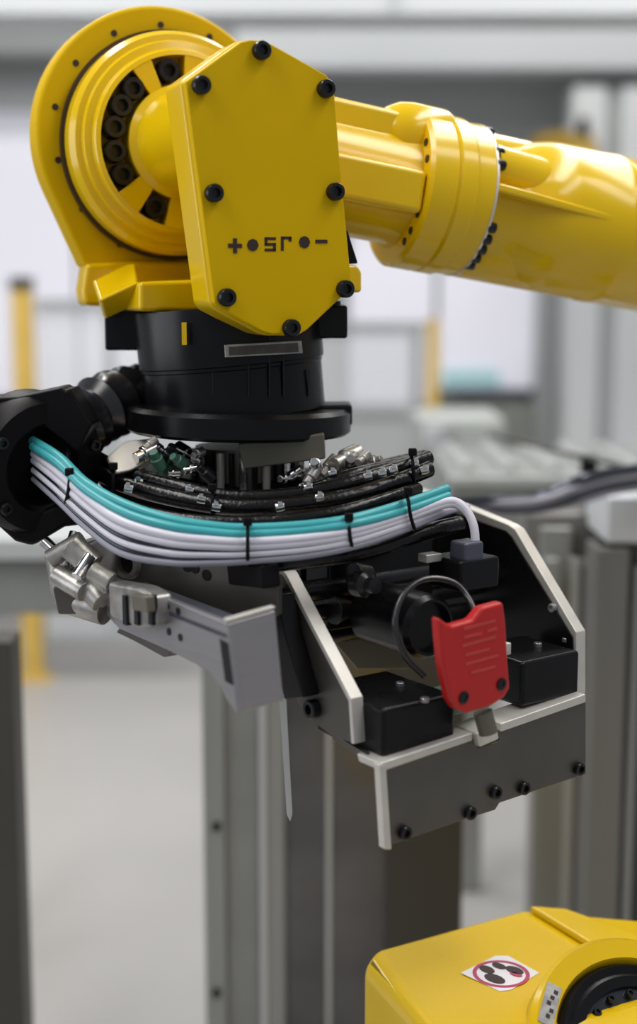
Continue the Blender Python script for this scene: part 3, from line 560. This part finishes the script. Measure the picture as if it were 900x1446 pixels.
# teal cables
cable('teal_cable', 'teal', [(46, 622, 2.03), (84, 646, 1.98), (122, 682, 1.94), (176, 712, 1.90), (240, 733, 1.87), (300, 743, 1.86), (350, 746, 1.86), (430, 742, 1.86), (500, 732, 1.88), (570, 712, 1.94), (632, 690, 2.0)], .0068, 'upper of the two teal cables looping across the front of the gripper', 'cable', 'teal cables')
cable('teal_cable', 'teal', [(46, 630, 2.02), (84, 656, 1.97), (122, 692, 1.93), (176, 724, 1.885), (240, 743, 1.855), (300, 752, 1.85), (350, 755, 1.85), (430, 750, 1.855), (500, 740, 1.87), (570, 722, 1.93), (634, 700, 1.99)], .0062, 'lower of the two teal cables, touching the white ones', 'cable', 'teal cables')
for k, (off, r, m_) in enumerate(((0, .0062, 'white'), (12, .0058, 'white'), (21, .0036, 'steelblue'), (29, .0052, 'white'), (37, .0036, 'steelblue'), (45, .0050, 'grey_cable'))):
    s = off; base = [(48, 640+s*.8, 2.03), (84, 668+s*.9, 1.97), (122, 702+s*.95, 1.93), (172, 736+s*1.0, 1.88), (240, 756+s*.85, 1.85), (300, 763+s*.7, 1.845), (350, 765+s*.6, 1.845), (430, 760+s*.55, 1.85), (500, 749+s*.5, 1.87), (570, 728+s*.45, 1.93)]
    base += [(630, 708+s*.35, 1.98), (655, 716+s*.25, 1.98), (669, 742, 1.97), (672, 775, 1.965)] if k < 2 else [(625, 712+s*.3, 2.0), (660, 715, 2.06)]
    lab = ['topmost white cable, right below the teal pair', 'second white cable under the teal pair, bending into the plug', 'thin dark cable just below the two thickest white cables', 'slimmer white cable between the two thin dark ones', 'thin dark cable next to the lowest grey one', 'pale grey cable, lowest of the sagging bundle'][k]
    cable('signal_cable', m_, base, r, lab, 'cable', 'white, grey and dark cables sagging in front of the gripper')
# black hoses behind
bh = [([(120, 655, 2.12), (170, 682, 2.05), (240, 702, 1.99), (330, 716, 1.96), (420, 712, 1.96), (500, 700, 1.98), (560, 680, 2.02), (606, 662, 2.06)], .0125, 'lowest black braided hose just above the teal cables'),
      ([(125, 640, 2.14), (180, 668, 2.07), (250, 688, 2.01), (330, 702, 1.985), (420, 698, 1.985), (500, 680, 2.0), (560, 662, 2.04), (606, 646, 2.08)], .011, 'black braided hose second from the bottom of the black bundle'),
      ([(410, 706, 2.01), (450, 688, 2.01), (500, 670, 2.02), (550, 658, 2.06), (604, 650, 2.10)], .010, 'short black hose rising toward the right end of the bundle'),
      ([(430, 700, 2.04), (480, 672, 2.04), (540, 656, 2.08), (600, 642, 2.12)], .008, 'topmost short black hose at the right end of the bundle'),
      ([(140, 700, 2.0), (200, 722, 1.95), (270, 735, 1.92), (350, 738, 1.91), (430, 732, 1.91), (500, 718, 1.93), (560, 700, 1.98), (590, 690, 2.02)], .0095, 'black hose running directly behind the teal cables'),
      ([(380, 796, 1.90), (440, 790, 1.90), (520, 778, 1.93), (600, 752, 1.98), (650, 740, 2.02)], .012, 'black hose beneath the white cables above the gripper opening')]
for pts, r, lab in bh: cable('black_hose', 'braid', pts, r, lab, 'hose', 'black hoses around the tool changer')
cable('cable_loop', 'hose', [(600, 955, 1.84), (572, 925, 1.84), (558, 880, 1.85), (570, 840, 1.87), (600, 818, 1.89), (640, 822, 1.90), (662, 845, 1.89), (676, 880, 1.85)], .0045, 'thin black cable looping in front of the actuator to the red sensor', 'cable')
# small chrome bits added along the black hoses as glints
glint_bits = [(182, 690, 1.945), (196, 681, 2.04), (268, 692, 1.99), (285, 705, 1.965), (306, 716, 1.94), (396, 716, 1.935), (436, 688, 1.99), (452, 702, 1.965), (470, 668, 2.02), (520, 672, 1.985), (540, 668, 2.0), (556, 664, 2.02), (586, 655, 2.05), (600, 664, 2.045)]
nth = ['leftmost', 'second from left', 'third from left', 'fourth from left', 'fifth from left', 'sixth from left', 'seventh from left', 'eighth from left', 'rightmost']
for i, (x, y, Y) in enumerate(glint_bits):
    right = x > 380; q = i-5 if right else i
    k = thing('hose_glint', P(x, y, Y-.012), 'small chrome bit added as a glint, %s of those on black hoses %s the changer rods' % ('rightmost' if (not right and q == 4) else nth[q], 'right of' if right else 'left of'), 'clip', 'chrome glint bits on the black hoses')
    bm = bmesh.new(); c = P(x, y, Y-.012); d = V((1, 0, .2 if x > 380 else -.2)).normalized(); lathe(bm, c, d, [(0, -.006), (.006, -.006), (.0065, 0), (.006, .006), (0, .006)], 12); mk('band', bm, 'chrome', k, .0005)
    bm = bmesh.new(); box(bm, c+V((-.003, -.008, .003)), V((.006, 0, 0)), V((0, .006, 0)), V((0, 0, .006))); mk('screw_head', bm, 'chrome', k, .0005)
# cable ties
def tie(cx_, y0, y1, Y, label, lean=0, tail=None):
    t = thing('cable_tie', P(cx_, y0, Y), label, 'cable tie', 'black cable ties')
    pts = [P(cx_-lean*.5, y0, Y+.004), P(cx_, (y0*3+y1)/4, Y-.006), P(cx_+lean*.2, (y0+y1)/2, Y-.009), P(cx_+lean*.5, (y0+y1*3)/4, Y-.006), P(cx_+lean, y1, Y+.006), P(cx_+lean, y1, Y+.03), P(cx_, (y0+y1)/2, Y+.034), P(cx_-lean*.5, y0, Y+.028), P(cx_-lean*.5, y0, Y+.004)]
    bm = bmesh.new(); tube(bm, pts, .0026, 8, 4); mk('strap', bm, 'rubber', t)
    bm = bmesh.new(); c = P(cx_, y0-2, Y-.006); box(bm, c-V((.006, .004, .006)), V((.012, 0, 0)), V((0, .01, 0)), V((0, 0, .011))); mk('tie_head', bm, 'rubber', t, .002)
    return t
tie(350, 738, 795, 1.842, 'black cable tie around the teal and white cables at mid sag')
tie(493, 732, 778, 1.868, 'black cable tie on the cables, just right of mid sag', 6)
tie(98, 668, 712, 1.955, 'black cable tie nearest the round clamp at left', -6)
tie(577, 695, 745, 1.93, 'black cable tie at the right end where the cables rise', 8)
tie(300, 690, 735, 1.94, 'black cable tie on the black hoses under the changer')
tie(583, 640, 690, 2.03, 'black cable tie at the right tip of the black hoses', 4)
tie(160, 660, 705, 2.03, 'black cable tie on the black hoses near the pale valve cover')

# ================================================================== second yellow robot, lower right
r2 = thing('industrial_robot', V((P(760, 1400, 2.0).x, 2.0, 0)), 'second yellow robot casing with round footprint warning sticker, lower right corner', 'robot')
Zt = P(700, 1375, 1.95).z
def top(x, y, dz=0): return ON(x, y, V((0, 0, Zt+dz)), Z)
low = [top(508, 1368, -.03), top(528, 1342, -.012)]
bm = bmesh.new()
outer = [top(512, 1366, -.03), top(530, 1340, -.006), top(742, 1282, .0), top(905, 1296, .0), top(1000, 1310), top(1000, 1500), top(640, 1500)]
zb = -.45
vt = [bm.verts.new(p) for p in outer]; vb = [bm.verts.new(V((p.x, p.y, Zt+zb))) for p in outer]
bm.faces.new(vt); n_ = len(vt)
for i in range(n_): bm.faces.new((vt[i], vb[i], vb[(i+1) % n_], vt[(i+1) % n_]))
bm.faces.new(list(reversed(vb))); bmesh.ops.triangulate(bm, faces=[f_ for f_ in bm.faces if len(f_.verts) > 4])
cas = mk('casing', bm, 'yellow', r2, .022, seg=4)
bm = bmesh.new(); prism(bm, [top(748, 1288, .0), top(800, 1292, .0), top(905, 1330, .0), top(905, 1345, .0), top(840, 1345)], Z*.012); mk('edge_rib', bm, 'yellow', cas, .004)
bm = bmesh.new(); box(bm, V((top(700, 1400).x, 2.0, 0)), V((.4, 0, 0)), V((0, .3, 0)), V((0, 0, Zt-.44))); mk('pedestal', bm, 'yellow', r2, .02)
# sticker: two printed pairs of footprints in a crimson ring
zs = .0004
bm = bmesh.new(); prism(bm, [top(x, y, zs) for x, y in ((651, 1374), (700, 1350), (718, 1350), (762, 1374), (722, 1398), (706, 1400))], Z*.0004); st = mk('warning_sticker', bm, 'sticker', r2)
sc = top(708, 1375, zs+.0006); ex = (top(748, 1375, zs)-sc).length; 
bm = bmesh.new(); lathe(bm, sc, Z, [(ex*.86, 0), (ex, 0), (ex, .0004), (ex*.86, .0004), (ex*.86, 0)], 40); mk('ring_print', bm, 'pink', st)
for k, (x, y, a, b, m_) in enumerate(((688, 1369, 11, 5, 'dark'), (705, 1364, 10, 4, 'dark'), (727, 1370, 13, 5, 'dark'), (699, 1382, 15, 6, 'dark'), (729, 1376, 9, 3, 'pink'))):
    bm = bmesh.new(); prism(bm, [top(x+a*math.cos(t), y+b*math.sin(t)+a*.25*math.cos(t), zs+.0008) for t in [2*math.pi*i/14 for i in range(14)]], Z*.0004); mk('footprint_mark', bm, m_, st)
# round joint with black seal
jn = V((.30, -.55, .78)).normalized(); jc = P(925, 1500, 1.80)
bm = bmesh.new(); lathe(bm, jc, jn, [(.150, -.10), (.178, -.06), (.184, 0), (.178, .008), (.150, .008), (.144, -.004), (.144, -.06), (.150, -.10)], 96); jr = mk('joint_ring', bm, 'yellow', r2, smooth=40)
bm = bmesh.new(); lathe(bm, jc, jn, [(.108, -.03), (.144, -.03), (.144, .000), (.138, .008), (.128, .004), (.122, .008), (.108, .004), (.108, -.03)], 96); mk('seal_ring', bm, 'black', r2)
bm = bmesh.new(); lathe(bm, jc, jn, [(0, -.02), (.108, -.02), (.108, -.012), (.085, -.012), (.082, .006), (0, .006)], 64); mk('joint_hub', bm, 'yellow', r2)
bm = bmesh.new(); lathe(bm, jc, jn, [(.088, -.012), (.108, -.012), (.108, -.002), (.088, -.002), (.088, -.012)], 64); mk('bearing_ring', bm, 'steelblue', r2)
u3, v3, n3 = frame(jn)
for a in range(0, 360, 20):
    t = math.radians(a); bolt(jc+(u3*math.cos(t)+v3*math.sin(t))*.098, jn, .006, .006, r2)
pp = ON(765, 1412, jc+jn*.009, jn); d = pp-jc; d -= jn*d.dot(jn); rd = d.normalized(); td = jn.cross(rd)
bm = bmesh.new(); box(bm, jc+rd*.152+td*-.032+jn*.0085, rd*.022, td*.064, jn*.001); tg = mk('name_plate', bm, 'tag', jr, label='small grey name plate')
for k in range(5):
    bm = bmesh.new(); box(bm, jc+rd*(.156+.003*(k % 3))+td*(-.024+k*.010)+jn*.0098, rd*.006, td*.006, jn*.0004); mk('print_mark', bm, 'dark', tg)
